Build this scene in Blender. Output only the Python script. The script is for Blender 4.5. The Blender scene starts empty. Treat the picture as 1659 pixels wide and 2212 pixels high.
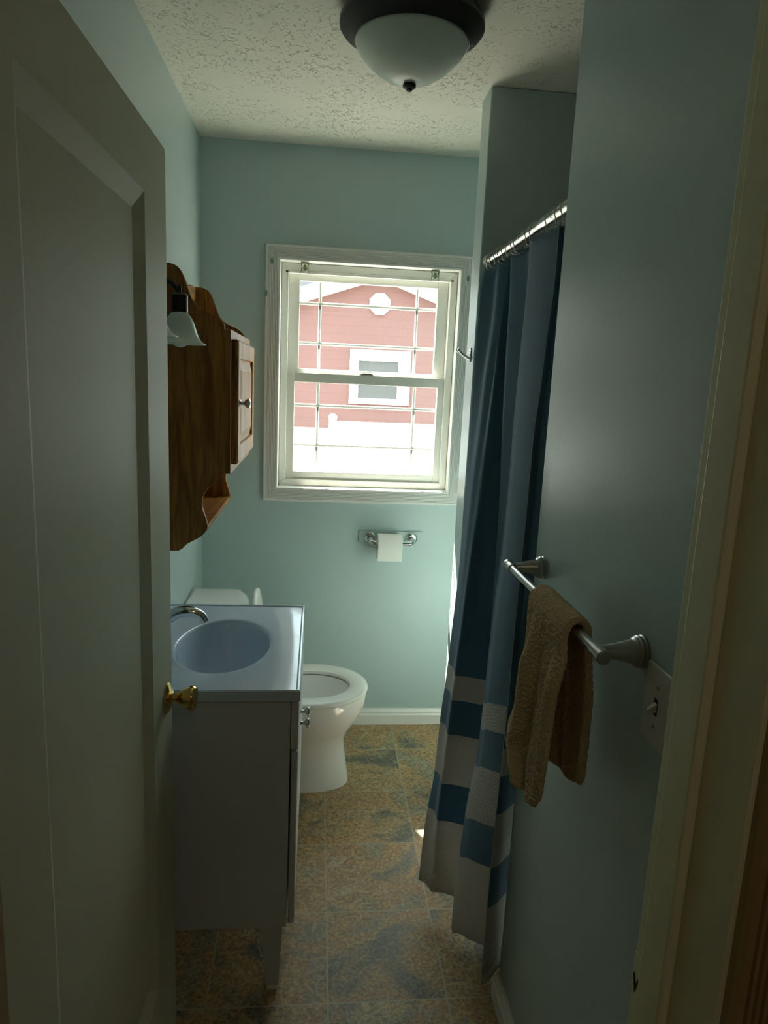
import bpy, bmesh, math, random
import numpy as np
from mathutils import Vector, Matrix
random.seed(7)
PI = math.pi
SC = bpy.context.scene
COL = SC.collection

# ------------------------------------------------------------------ camera
F_PX, PITCH, YAW, ROLL, CZ = 1498.8, 10.6905, 5.7959, 2.6124, 1.5483
a, b, c = math.radians(PITCH), math.radians(YAW), math.radians(ROLL)
fwd = Vector((math.sin(b)*math.cos(a), math.cos(b)*math.cos(a), -math.sin(a)))
r0 = Vector((math.cos(b), -math.sin(b), 0)); u0 = r0.cross(fwd)
rr = r0*math.cos(c) + u0*math.sin(c); uu = -r0*math.sin(c) + u0*math.cos(c)
cam = bpy.data.cameras.new('camera'); camo = bpy.data.objects.new('camera', cam)
COL.objects.link(camo)
camo.matrix_world = Matrix(((rr.x, uu.x, -fwd.x, 0), (rr.y, uu.y, -fwd.y, 0), (rr.z, uu.z, -fwd.z, CZ), (0, 0, 0, 1)))
cam.sensor_fit = 'VERTICAL'; cam.sensor_height = 36; cam.lens = F_PX/2212*36
cam.clip_start = .02; cam.clip_end = 200
SC.camera = camo

# ------------------------------------------------------------------ light and exposure
SC.view_settings.view_transform = 'Standard'; SC.view_settings.look = 'None'
SC.view_settings.gamma = 1; SC.view_settings.use_curve_mapping = False
SC.view_settings.exposure = 1.22
w = bpy.data.worlds.new('sky'); SC.world = w; w.use_nodes = True
bg = w.node_tree.nodes['Background']; bg.inputs[0].default_value = (.80, .97, 1.0, 1); bg.inputs[1].default_value = 2.6
sd = bpy.data.lights.new('sun', 'SUN'); sd.energy = 30; sd.angle = .012; sd.color = (1, .93, .8)
so = bpy.data.objects.new('sun', sd); COL.objects.link(so)
so.rotation_euler = Vector((.57, -1, -1.42)).to_track_quat('-Z', 'Y').to_euler()
pd = bpy.data.lights.new('window_portal', 'AREA'); pd.shape = 'RECTANGLE'; pd.size = .74; pd.size_y = .92
pd.cycles.is_portal = True
po = bpy.data.objects.new('window_portal', pd); COL.objects.link(po)
po.location = (.2, 3.10, 1.54); po.rotation_euler = (-PI/2, 0, 0)
HALL_W = 3.4
SC.cycles.max_bounces = 12; SC.cycles.diffuse_bounces = 8; SC.cycles.transparent_max_bounces = 12
SC.cycles.sample_clamp_indirect = 20

# ------------------------------------------------------------------ materials
def lin(h):
    return tuple(((v/255)/12.92 if v/255 <= .04045 else ((v/255+.055)/1.055)**2.4) for v in h)
class NT:
    def __init__(s, name):
        s.m = bpy.data.materials.new(name); s.m.use_nodes = True
        s.t = s.m.node_tree; s.b = s.t.nodes['Principled BSDF']; s.o = s.t.nodes['Material Output']
    def n(s, typ, **k):
        x = s.t.nodes.new(typ)
        for a_, v in k.items():
            if a_.startswith('i_'): x.inputs[a_[2:].replace('_', ' ')].default_value = v
            else: setattr(x, a_, v)
        return x
    def l(s, a_, b_): s.t.links.new(a_, b_)
def mat(name, col, rough=.5, metal=0, spec=.5, bump=None, coat=0, mottle=0):
    q = NT(name); B = q.b
    B.inputs['Base Color'].default_value = (*col, 1); B.inputs['Roughness'].default_value = rough
    B.inputs['Metallic'].default_value = metal; B.inputs['Specular IOR Level'].default_value = spec
    B.inputs['Coat Weight'].default_value = coat
    if bump or mottle:
        tc = q.n('ShaderNodeTexCoord')
    if bump:
        sc, st, dist = bump
        nz = q.n('ShaderNodeTexNoise', i_Scale=sc, i_Detail=5.0); q.l(tc.outputs['Object'], nz.inputs['Vector'])
        bp = q.n('ShaderNodeBump', i_Strength=st, i_Distance=dist); q.l(nz.outputs[0], bp.inputs['Height']); q.l(bp.outputs[0], B.inputs['Normal'])
    if mottle:
        n2 = q.n('ShaderNodeTexNoise', i_Scale=3.0, i_Detail=6.0); q.l(tc.outputs['Object'], n2.inputs['Vector'])
        mx = q.n('ShaderNodeMix', data_type='RGBA'); q.l(n2.outputs[0], mx.inputs[0])
        mx.inputs[6].default_value = (*[v*(1-mottle) for v in col], 1); mx.inputs[7].default_value = (*[min(1, v*(1+mottle)) for v in col], 1)
        q.l(mx.outputs[2], B.inputs['Base Color'])
    return q.m
M = {}
M['wall'] = mat('aqua_wall_paint', (.495, .61, .61), .36, spec=.45, bump=(60, .12, .004), mottle=.04)
M['trim'] = mat('white_trim_paint', (.86, .85, .82), .38, bump=(90, .06, .003))
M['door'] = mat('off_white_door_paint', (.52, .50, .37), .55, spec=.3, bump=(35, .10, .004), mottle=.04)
M['jamb'] = mat('cream_jamb_paint', (.84, .82, .58), .45, bump=(45, .15, .004), mottle=.06)
M['hall'] = mat('hall_paint', (.40, .33, .2), .7)
M['vinyl'] = mat('white_vinyl', (.86, .86, .81), .35)
M['china'] = mat('white_china', (.90, .90, .88), .12, spec=.6, coat=.4)
M['seat'] = mat('white_plastic_seat', (.88, .88, .83), .22)
M['chrome'] = mat('chrome', (.75, .77, .78), .08, metal=1)
M['steel'] = mat('brushed_steel', (.42, .41, .38), .32, metal=1)
M['nickel'] = mat('satin_nickel', (.55, .52, .48), .25, metal=1)
M['brass'] = mat('polished_brass', (.75, .52, .18), .16, metal=1)
M['bronze'] = mat('dark_bronze', (.020, .016, .015), .42)
M['black'] = mat('black_metal', (.012, .012, .013), .35)
M['marble'] = mat('blue_grey_cultured_marble', (.60, .70, .84), .14, spec=.5, coat=.25)
M['cab'] = mat('grey_white_laminate', (.62, .64, .66), .5)
M['paper'] = mat('toilet_paper', (.85, .84, .80), .9, bump=(120, .3, .003))
M['card'] = mat('cardboard', (.45, .36, .25), .9)
M['plate'] = mat('plastic_switch_plate', (.72, .66, .64), .4)
M['towel'] = mat('tan_terry', (.60, .45, .28), .95, spec=.1, bump=(420, .35, .002), mottle=.12)
M['hallcase'] = mat('tan_hall_casing', (.42, .30, .14), .5, bump=(20, .2, .004))
M['hem'] = mat('tan_towel_band', (.45, .32, .19), .9, spec=.1, bump=(900, .3, .001))
M['fence'] = mat('white_vinyl_fence', (.85, .85, .85), .5)
M['roof'] = mat('grey_shingles', (.30, .30, .32), .9, bump=(30, .4, .01))
M['mark'] = mat('green_bracket_mark', (.22, .35, .30), .6)

M['clear'] = mat('smoky_clear_plastic', (.34, .38, .26), .15)
def glass():
    q = NT('window_glass'); g = q.n('ShaderNodeBsdfGlossy', i_Roughness=.02); t = q.n('ShaderNodeBsdfTransparent')
    t.inputs[0].default_value = (.95, .97, .96, 1)
    mx = q.n('ShaderNodeMixShader', i_Fac=.05)
    q.l(t.outputs[0], mx.inputs[1]); q.l(g.outputs[0], mx.inputs[2]); q.l(mx.outputs[0], q.o.inputs[0]); return q.m
M['glass'] = glass()
def frosted():
    q = NT('frosted_glass'); B = q.b
    B.inputs['Base Color'].default_value = (.88, .93, .88, 1); B.inputs['Roughness'].default_value = .3
    t = q.n('ShaderNodeBsdfTranslucent'); t.inputs[0].default_value = (.85, .95, .88, 1)
    mx = q.n('ShaderNodeMixShader', i_Fac=.18); q.l(B.outputs[0], mx.inputs[1]); q.l(t.outputs[0], mx.inputs[2]); q.l(mx.outputs[0], q.o.inputs[0]); return q.m
M['frost'] = frosted()
def ceiling_mat():
    q = NT('stomped_ceiling'); B = q.b
    B.inputs['Base Color'].default_value = (.74, .74, .66, 1); B.inputs['Roughness'].default_value = .85
    tc = q.n('ShaderNodeTexCoord')
    n1 = q.n('ShaderNodeTexNoise', i_Scale=58.0, i_Detail=4.0, i_Roughness=.6, i_Distortion=1.6); q.l(tc.outputs['Object'], n1.inputs['Vector'])
    n0 = q.n('ShaderNodeTexNoise', i_Scale=5.0, i_Detail=3.0); q.l(tc.outputs['Object'], n0.inputs['Vector'])
    rp = q.n('ShaderNodeValToRGB'); rp.color_ramp.elements[0].position = .60; rp.color_ramp.elements[1].position = .66; q.l(n1.outputs[0], rp.inputs[0])
    r2 = q.n('ShaderNodeValToRGB'); r2.color_ramp.elements[0].position = .38; r2.color_ramp.elements[1].position = .55; q.l(n0.outputs[0], r2.inputs[0])
    mu = q.n('ShaderNodeMath', operation='MULTIPLY'); q.l(rp.outputs[0], mu.inputs[0]); q.l(r2.outputs[0], mu.inputs[1])
    bp = q.n('ShaderNodeBump', i_Strength=.8, i_Distance=.010); q.l(mu.outputs[0], bp.inputs['Height']); q.l(bp.outputs[0], B.inputs['Normal'])
    return q.m
M['ceil'] = ceiling_mat()
def floor_mat():
    q = NT('slate_look_vinyl_tile'); B = q.b; T = .3055
    tc = q.n('ShaderNodeTexCoord'); sp = q.n('ShaderNodeSeparateXYZ'); q.l(tc.outputs['Object'], sp.inputs[0])
    def cell(out, off):
        s1 = q.n('ShaderNodeMath', operation='SUBTRACT'); q.l(out, s1.inputs[0]); s1.inputs[1].default_value = off
        d = q.n('ShaderNodeMath', operation='DIVIDE'); q.l(s1.outputs[0], d.inputs[0]); d.inputs[1].default_value = T
        fl = q.n('ShaderNodeMath', operation='FLOOR'); q.l(d.outputs[0], fl.inputs[0])
        fr = q.n('ShaderNodeMath', operation='FRACT'); q.l(d.outputs[0], fr.inputs[0])
        s2 = q.n('ShaderNodeMath', operation='SUBTRACT'); q.l(fr.outputs[0], s2.inputs[0]); s2.inputs[1].default_value = .5
        ab = q.n('ShaderNodeMath', operation='ABSOLUTE'); q.l(s2.outputs[0], ab.inputs[0])
        return fl.outputs[0], ab.outputs[0]
    fx, ax = cell(sp.outputs[0], .066); fy, ay = cell(sp.outputs[1], 2.101)
    cb = q.n('ShaderNodeCombineXYZ'); q.l(fx, cb.inputs[0]); q.l(fy, cb.inputs[1])
    wn = q.n('ShaderNodeTexWhiteNoise', noise_dimensions='3D'); q.l(cb.outputs[0], wn.inputs['Vector'])
    sc = q.n('ShaderNodeVectorMath', operation='SCALE'); q.l(wn.outputs['Color'], sc.inputs[0]); sc.inputs['Scale'].default_value = 9.0
    ad = q.n('ShaderNodeVectorMath', operation='ADD'); q.l(tc.outputs['Object'], ad.inputs[0]); q.l(sc.outputs[0], ad.inputs[1])
    n1 = q.n('ShaderNodeTexNoise', i_Scale=4.2, i_Detail=7.0, i_Roughness=.58, i_Distortion=.8); q.l(ad.outputs[0], n1.inputs['Vector'])
    r1 = q.n('ShaderNodeValToRGB'); e = r1.color_ramp.elements
    e[0].position = .30; e[0].color = (.115, .105, .085, 1); e[1].position = .78; e[1].color = (.56, .42, .22, 1)
    for p, cc in ((.40, (.20, .18, .135, 1)), (.47, (.40, .28, .14, 1)), (.54, (.43, .265, .125, 1)), (.61, (.28, .25, .175, 1)), (.69, (.42, .35, .20, 1))):
        x = e.new(p); x.color = cc
    q.l(n1.outputs[0], r1.inputs[0])
    n2 = q.n('ShaderNodeTexNoise', i_Scale=95.0, i_Detail=5.0, i_Roughness=.75); q.l(ad.outputs[0], n2.inputs['Vector'])
    r2 = q.n('ShaderNodeValToRGB'); r2.color_ramp.elements[0].position = .36; r2.color_ramp.elements[0].color = (.44, .43, .42, 1)
    r2.color_ramp.elements[1].position = .66; r2.color_ramp.elements[1].color = (1.55, 1.50, 1.35, 1); q.l(n2.outputs[0], r2.inputs[0])
    mu = q.n('ShaderNodeMix', data_type='RGBA', blend_type='MULTIPLY'); mu.inputs[0].default_value = 1
    q.l(r1.outputs[0], mu.inputs[6]); q.l(r2.outputs[0], mu.inputs[7])
    # thin pale veins
    wv = q.n('ShaderNodeTexNoise', i_Scale=4.5, i_Detail=5.0, i_Distortion=1.5); q.l(ad.outputs[0], wv.inputs['Vector'])
    s3 = q.n('ShaderNodeMath', operation='SUBTRACT'); q.l(wv.outputs[0], s3.inputs[0]); s3.inputs[1].default_value = .5
    a3 = q.n('ShaderNodeMath', operation='ABSOLUTE'); q.l(s3.outputs[0], a3.inputs[0])
    r3 = q.n('ShaderNodeValToRGB'); r3.color_ramp.elements[0].color = (.5, .5, .5, 1); r3.color_ramp.elements[1].color = (0, 0, 0, 1); r3.color_ramp.elements[1].position = .012
    q.l(a3.outputs[0], r3.inputs[0])
    mv = q.n('ShaderNodeMix', data_type='RGBA'); q.l(r3.outputs[0], mv.inputs[0]); q.l(mu.outputs[2], mv.inputs[6]); mv.inputs[7].default_value = (.55, .48, .32, 1)
    mxm = q.n('ShaderNodeMath', operation='MAXIMUM'); q.l(ax, mxm.inputs[0]); q.l(ay, mxm.inputs[1])
    gt = q.n('ShaderNodeMath', operation='GREATER_THAN'); q.l(mxm.outputs[0], gt.inputs[0]); gt.inputs[1].default_value = .4930
    mg = q.n('ShaderNodeMix', data_type='RGBA'); q.l(gt.outputs[0], mg.inputs[0]); q.l(mv.outputs[2], mg.inputs[6]); mg.inputs[7].default_value = (.42, .36, .22, 1)
    q.l(mg.outputs[2], B.inputs['Base Color'])
    B.inputs['Roughness'].default_value = .42
    sb = q.n('ShaderNodeMath', operation='SUBTRACT'); q.l(n2.outputs[0], sb.inputs[0]); q.l(gt.outputs[0], sb.inputs[1])
    bp = q.n('ShaderNodeBump', i_Strength=.35, i_Distance=.004); q.l(sb.outputs[0], bp.inputs['Height']); q.l(bp.outputs[0], B.inputs['Normal'])
    return q.m
M['floor'] = floor_mat()
def wood(name, c1, c2, vert=True):
    q = NT(name); B = q.b; tc = q.n('ShaderNodeTexCoord'); mp = q.n('ShaderNodeMapping'); q.l(tc.outputs['Object'], mp.inputs[0])
    mp.inputs['Scale'].default_value = (22, 22, 2.2) if vert else (22, 2.2, 22)
    n = q.n('ShaderNodeTexNoise', i_Scale=2.2, i_Detail=7.0, i_Distortion=1.0); q.l(mp.outputs[0], n.inputs['Vector'])
    rp = q.n('ShaderNodeValToRGB'); rp.color_ramp.elements[0].position = .35; rp.color_ramp.elements[0].color = (*c1, 1)
    rp.color_ramp.elements[1].position = .7; rp.color_ramp.elements[1].color = (*c2, 1)
    q.l(n.outputs[0], rp.inputs[0]); q.l(rp.outputs[0], B.inputs['Base Color']); B.inputs['Roughness'].default_value = .5; B.inputs['Specular IOR Level'].default_value = .25
    return q.m
M['oak'] = wood('honey_oak', (.21, .080, .016), (.46, .21, .045))
M['oakh'] = wood('honey_oak_cross_grain', (.21, .080, .016), (.46, .21, .045), False)
def curtain_mat():
    q = NT('striped_curtain_fabric'); B = q.b
    uv = q.n('ShaderNodeUVMap'); uv.uv_map = 'UVMap'; sp = q.n('ShaderNodeSeparateXYZ'); q.l(uv.outputs[0], sp.inputs[0])
    rp = q.n('ShaderNodeValToRGB'); rp.color_ramp.interpolation = 'CONSTANT'
    W_ = (.62, .61, .58, 1); BL = (.115, .235, .34, 1); BT = (.115, .235, .34, 1)
    e = rp.color_ramp.elements; e[0].position = 0; e[0].color = W_; e[1].position = .205; e[1].color = BL
    for p, cc in ((.31, W_), (.453, BL), (.547, W_), (.620, BT)):
        x = e.new(p); x.color = cc
    q.l(sp.outputs[1], rp.inputs[0]); q.l(rp.outputs[0], B.inputs['Base Color'])
    B.inputs['Roughness'].default_value = .8; B.inputs['Sheen Weight'].default_value = .35; B.inputs['Specular IOR Level'].default_value = .2
    # waffle weave: only the white bands, by height from the hem
    def sn(o, f):
        m1 = q.n('ShaderNodeMath', operation='MULTIPLY'); q.l(o, m1.inputs[0]); m1.inputs[1].default_value = f
        s1 = q.n('ShaderNodeMath', operation='SINE'); q.l(m1.outputs[0], s1.inputs[0]); return s1.outputs[0]
    mm = q.n('ShaderNodeMath', operation='MULTIPLY'); q.l(sn(sp.outputs[0], 560), mm.inputs[0]); q.l(sn(sp.outputs[1], 560), mm.inputs[1])
    sg = q.n('ShaderNodeSeparateColor'); q.l(rp.outputs[0], sg.inputs[0])
    gt = q.n('ShaderNodeMath', operation='GREATER_THAN'); q.l(sg.outputs[0], gt.inputs[0]); gt.inputs[1].default_value = .3
    m3 = q.n('ShaderNodeMath', operation='MULTIPLY'); q.l(mm.outputs[0], m3.inputs[0]); q.l(gt.outputs[0], m3.inputs[1])
    bp = q.n('ShaderNodeBump', i_Strength=.5, i_Distance=.002); q.l(m3.outputs[0], bp.inputs['Height']); q.l(bp.outputs[0], B.inputs['Normal'])
    t = q.n('ShaderNodeBsdfTranslucent'); q.l(rp.outputs[0], t.inputs[0]); 
    mx = q.n('ShaderNodeMixShader', i_Fac=.38); q.l(B.outputs[0], mx.inputs[1]); q.l(t.outputs[0], mx.inputs[2]); q.l(mx.outputs[0], q.o.inputs[0])
    return q.m
M['curtain'] = curtain_mat()
def siding_mat():
    q = NT('red_lap_siding'); B = q.b
    tc = q.n('ShaderNodeTexCoord'); sp = q.n('ShaderNodeSeparateXYZ'); q.l(tc.outputs['Object'], sp.inputs[0])
    m1 = q.n('ShaderNodeMath', operation='DIVIDE'); q.l(sp.outputs[2], m1.inputs[0]); m1.inputs[1].default_value = .20
    fr = q.n('ShaderNodeMath', operation='FRACT'); q.l(m1.outputs[0], fr.inputs[0])
    bp = q.n('ShaderNodeBump', i_Strength=1.0, i_Distance=-.08); q.l(fr.outputs[0], bp.inputs['Height']); q.l(bp.outputs[0], B.inputs['Normal'])
    n = q.n('ShaderNodeTexNoise', i_Scale=1.5, i_Detail=4.0); q.l(tc.outputs['Object'], n.inputs['Vector'])
    rp = q.n('ShaderNodeValToRGB'); rp.color_ramp.elements[0].color = (.180, .082, .070, 1); rp.color_ramp.elements[1].color = (.215, .105, .092, 1)
    q.l(n.outputs[0], rp.inputs[0]); q.l(rp.outputs[0], B.inputs['Base Color']); B.inputs['Roughness'].default_value = .7
    return q.m
M['siding'] = siding_mat()
M['lawn'] = mat('grass_and_gravel', (.19, .18, .16), .95, bump=(20, .5, .03), mottle=.2)

# ------------------------------------------------------------------ mesh helpers
def V(*p): return Vector(p)
def box(bm, x0, x1, y0, y1, z0, z1):
    v = [bm.verts.new((x, y, z)) for x in (x0, x1) for y in (y0, y1) for z in (z0, z1)]
    for f in ((0, 1, 3, 2), (4, 6, 7, 5), (0, 4, 5, 1), (2, 3, 7, 6), (0, 2, 6, 4), (1, 5, 7, 3)): bm.faces.new([v[i] for i in f])
def frame_of(ax):
    ax = Vector(ax).normalized(); t = Vector((0, 0, 1)) if abs(ax.z) < .9 else Vector((1, 0, 0))
    e1 = ax.cross(t).normalized(); return ax, e1, ax.cross(e1)
def lathe(bm, o, ax, prof, n=40, sx=1, sy=1, close=True):
    """prof: list of (distance along axis, radius)."""
    o = Vector(o); ax, e1, e2 = frame_of(ax); rings = []
    for d, r in prof:
        if r < 1e-6: rings.append([bm.verts.new(o+ax*d)]); continue
        rings.append([bm.verts.new(o+ax*d+e1*(r*sx*math.cos(2*PI*k/n))+e2*(r*sy*math.sin(2*PI*k/n))) for k in range(n)])
    for A, B_ in zip(rings, rings[1:]):
        for k in range(n):
            k2 = (k+1) % n
            if len(A) == 1 and len(B_) == 1: continue
            if len(A) == 1: bm.faces.new((A[0], B_[k2], B_[k]))
            elif len(B_) == 1: bm.faces.new((A[k], A[k2], B_[0]))
            else: bm.faces.new((A[k], A[k2], B_[k2], B_[k]))
    if close:
        if len(rings[0]) > 1: bm.faces.new(rings[0][::-1])
        if len(rings[-1]) > 1: bm.faces.new(rings[-1])
def tube(bm, pts, rad, n=16, cap=True):
    pts = [Vector(p) for p in pts]; R_ = rad if isinstance(rad, (list, tuple)) else [rad]*len(pts); rings = []; e1 = None
    for i, p in enumerate(pts):
        d = (pts[min(i+1, len(pts)-1)]-pts[max(i-1, 0)]).normalized()
        if e1 is None: _, e1, _ = frame_of(d)
        e1 = (e1-d*e1.dot(d)).normalized(); e2 = d.cross(e1)
        rings.append([bm.verts.new(p+(e1*math.cos(2*PI*k/n)+e2*math.sin(2*PI*k/n))*R_[i]) for k in range(n)])
    for A, B_ in zip(rings, rings[1:]):
        for k in range(n): bm.faces.new((A[k], A[(k+1) % n], B_[(k+1) % n], B_[k]))
    if cap: bm.faces.new(rings[0][::-1]); bm.faces.new(rings[-1])
def prism(bm, poly, ax, lo, hi):
    """poly in the two other axes (cyclic order), extruded along ax."""
    i = 'xyz'.index(ax); o = [k for k in range(3) if k != i]
    def mk(q, h):
        v = [0, 0, 0]; v[i] = h; v[o[0]] = q[0]; v[o[1]] = q[1]; return bm.verts.new(v)
    A = [mk(q, lo) for q in poly]; B_ = [mk(q, hi) for q in poly]; n = len(poly)
    for k in range(n): bm.faces.new((A[k], A[(k+1) % n], B_[(k+1) % n], B_[k]))
    bm.faces.new(A[::-1]); bm.faces.new(B_)
def loft(bm, rings, cap0=True, cap1=True):
    R_ = [[bm.verts.new(p) for p in r] for r in rings]; n = len(R_[0])
    for A, B_ in zip(R_, R_[1:]):
        for k in range(n): bm.faces.new((A[k], A[(k+1) % n], B_[(k+1) % n], B_[k]))
    if cap0: bm.faces.new(R_[0][::-1])
    if cap1: bm.faces.new(R_[-1])
    return R_
def spline(pts, n=8):
    P = [Vector(p) for p in pts]; out = []
    for i in range(len(P)-1):
        p0 = P[max(i-1, 0)]; p1 = P[i]; p2 = P[i+1]; p3 = P[min(i+2, len(P)-1)]
        for k in range(n):
            t = k/n; out.append(.5*((2*p1)+(p2-p0)*t+(2*p0-5*p1+4*p2-p3)*t*t+(3*p1-p0-3*p2+p3)*t**3))
    out.append(P[-1]); return out
def obj(name, bm, m, parent=None, smooth=None, bevel=0, seg=2):
    me = bpy.data.meshes.new(name)
    bmesh.ops.recalc_face_normals(bm, faces=bm.faces[:])
    bm.to_mesh(me); bm.free()
    o = bpy.data.objects.new(name, me); COL.objects.link(o); me.materials.append(M[m] if isinstance(m, str) else m)
    if parent:
        o.parent = parent; o.matrix_parent_inverse = parent_world(parent).inverted()
    if bevel:
        md = o.modifiers.new('bevel', 'BEVEL'); md.width = bevel; md.segments = seg; md.limit_method = 'ANGLE'; md.angle_limit = .6
        md.harden_normals = False
    if smooth is not None:
        for p in me.polygons: p.use_smooth = True
        me.set_sharp_from_angle(angle=math.radians(smooth))
    return o
def parent_world(p):
    m = p.matrix_basis.copy()
    if p.parent: m = parent_world(p.parent) @ p.matrix_parent_inverse @ m
    return m
def tag(o, label, cat, group=None, kind=None):
    o['label'] = label; o['category'] = cat
    if group: o['group'] = group
    if kind: o['kind'] = kind
    return o
def thing(name, loc, label, cat, group=None):
    o = bpy.data.objects.new(name, None); o.location = loc; o.empty_display_size = .05; COL.objects.link(o)
    return tag(o, label, cat, group)
def struct(name, bm, m, parent=None, **k):
    o = obj(name, bm, m, parent, **k)
    if not parent: o['kind'] = 'structure'
    return o
def NB(): return bmesh.new()

# ------------------------------------------------------------------ room shell
XL, XR, YD, CE = -.476, .502, 2.946, 2.44       # left wall, near right wall, window wall, ceiling
YA0, YA1, YP = 1.492, 2.265, 2.387              # shower opening, partition near and far faces
YW0, YW1, XJ0, XJ1, DH = .54, .68, -.345, .402, 2.02  # doorway wall and its opening
bm = NB(); box(bm, -1.1, 1.45, -1.3, 3.10, -.10, 0); struct('floor', bm, 'floor')
bm = NB(); box(bm, -1.1, 1.45, -1.3, 3.10, CE, CE+.1); struct('ceiling', bm, 'ceil')
bm = NB(); box(bm, XL-.1, XL, YW1, 3.10, 0, CE); struct('wall_left', bm, 'wall')
bm = NB()
WX0, WX1, WZ0, WZ1 = -.165, .572, 1.083, 2.008
box(bm, XL, WX0, YD, 3.10, 0, CE); box(bm, WX1, 1.35, YD, 3.10, 0, CE)
box(bm, WX0, WX1, YD, 3.10, 0, WZ0); box(bm, WX0, WX1, YD, 3.10, WZ1, CE)
struct('wall_far', bm, 'wall')
bm = NB(); box(bm, XR, .622, YW1, YA0, 0, CE); struct('wall_right', bm, 'wall', bevel=.004)
bm = NB(); box(bm, XR-.003, 1.35, YA1, YP, 0, CE); struct('wall_shower', bm, 'wall', bevel=.004)
bm = NB(); box(bm, 1.35, 1.45, YW1, 3.10, 0, CE); struct('wall_alcove', bm, 'wall')
bm = NB(); box(bm, -1.1, XJ0-.018, YW0, YW1, 0, CE); box(bm, XJ1+.018, 1.45, YW0, YW1, 0, CE); box(bm, XJ0-.018, XJ1+.018, YW0, YW1, DH+.018, CE)
struct('wall_near', bm, 'hall')
bm = NB(); box(bm, -1.1, -1.0, -1.3, YW0, 0, CE); struct('wall_hall_left', bm, 'hall')
bm = NB(); box(bm, 1.35, 1.45, -1.3, YW0, 0, CE); struct('wall_hall_right', bm, 'hall')
bm = NB(); box(bm, -1.0, 1.35, -1.3, -1.2, 0, CE); struct('wall_hall_back', bm, 'hall')
# baseboards with a moulded top
def baseboard(name, p0, p1, nrm):
    bm = NB(); p0 = Vector(p0); p1 = Vector(p1); nrm = Vector(nrm)
    prof = [(0, 0), (.016, 0), (.016, .045), (.012, .052), (.012, .060), (.006, .068), (.004, .072), (0, .072)]
    rings = [[p+nrm*a_+Vector((0, 0, z)) for a_, z in prof] for p in (p0, p1)]
    loft(bm, rings); return struct(name, bm, 'trim')
baseboard('baseboard_far', (XL, YD, 0), (1.35, YD, 0), (0, -1, 0))
baseboard('baseboard_left', (XL, YW1, 0), (XL, YD, 0), (1, 0, 0))
baseboard('baseboard_right', (XR, YW1+.02, 0), (XR, YA0, 0), (-1, 0, 0))

# door jambs and stops, one structure per side
def jamb(name, x, s, xw):
    e = struct(name, *( (lambda b_: (b_, 'jamb'))( (lambda b_: (box(b_, min(x, x+s*.018), max(x, x+s*.018), YW0, YW1+.015, 0, DH), b_)[1])(NB()) ) ), bevel=.003)
    b_ = NB(); box(b_, min(x-s*.013, x), max(x-s*.013, x), .612, .662, 0, DH-.013); obj('door_stop', b_, 'jamb', e, bevel=.004)
    return e
jr = jamb('trim_1', XJ1, 1, 0); jl = jamb('trim_2', XJ0, -1, 0)
b_ = NB(); box(b_, XJ0, XJ1, YW0, YW1, DH, DH+.018); struct('trim_3', b_, 'jamb')
# fluted casings on both faces of the doorway wall
def casing_prof(wd, th, nf=5):
    pr = [(0, 0), (0, th*.6), (.004, th)]
    x0, x1 = .010, wd-.010
    for k in range(nf):
        xa = x0+(x1-x0)*k/nf; xb = x0+(x1-x0)*(k+1)/nf
        pr += [(xa+.002, th), ((xa+xb)/2, th-.0055), (xb-.002, th)]
    pr += [(wd-.004, th), (wd, th*.6), (wd, 0)]
    return pr
def vcasing(name, x, s, y, ny, z1, wd=.060, th=.015, m='jamb'):
    bm = NB(); rings = [[Vector((x+s*a_, y+ny*h, z)) for a_, h in casing_prof(wd, th)] for z in (0, z1)]
    loft(bm, rings); return struct(name, bm, m)
vcasing('trim_4', XJ1+.006, 1, YW0, -1, DH+.06, m='hallcase'); vcasing('trim_5', XJ0-.006, -1, YW0, -1, DH+.06, m='hallcase')
vcasing('trim_6', XJ1+.006, 1, YW1, 1, DH+.06, wd=.055); vcasing('trim_7', XJ0-.006, -1, YW1, 1, DH+.06, wd=.055)
# chewed strike mortise on the right jamb
t = thing('strike_plate', (XJ1, .690, .86), 'dark worn strike mortise cut into the cream right door jamb', 'strike plate')
b_ = NB(); box(b_, XJ1-.0015, XJ1+.001, .672, .694, .835, .885); obj('plate', b_, 'jamb', t, bevel=.001)
b_ = NB(); prism(b_, [(.676, .858), (.683, .836), (.690, .858), (.6875, .858), (.683, .844), (.6785, .858)], 'x', XJ1-.0028, XJ1-.0005); obj('latch_hole', b_, 'black', t)

# ------------------------------------------------------------------ window
win = bpy.data.objects.new('window_1', None); win.location = (.2, YD, WZ0); COL.objects.link(win); win['kind'] = 'structure'
def sweep_rect(bm, prof, x0, x1, z0, z1, y, ny=-1, sides='lbrt'):
    """mitred frame: prof (u outward from the inner rectangle, h towards the room)."""
    cor = [(x0, z0, -1, -1), (x1, z0, 1, -1), (x1, z1, 1, 1), (x0, z1, -1, 1)]
    rings = [[Vector((cx+sx*u, y+ny*h, cz+sz*u)) for u, h in prof] for cx, cz, sx, sz in cor]
    names = 'brtl'
    for k in range(4):
        if names[k] in sides: loft(bm, [rings[k], rings[(k+1) % 4]])
bm = NB(); sweep_rect(bm, [(u-.006, h) for u, h in casing_prof(.062, .018, 7)], WX0+.000, WX1, WZ0, WZ1, YD); obj('casing', bm, 'trim', win)
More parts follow.
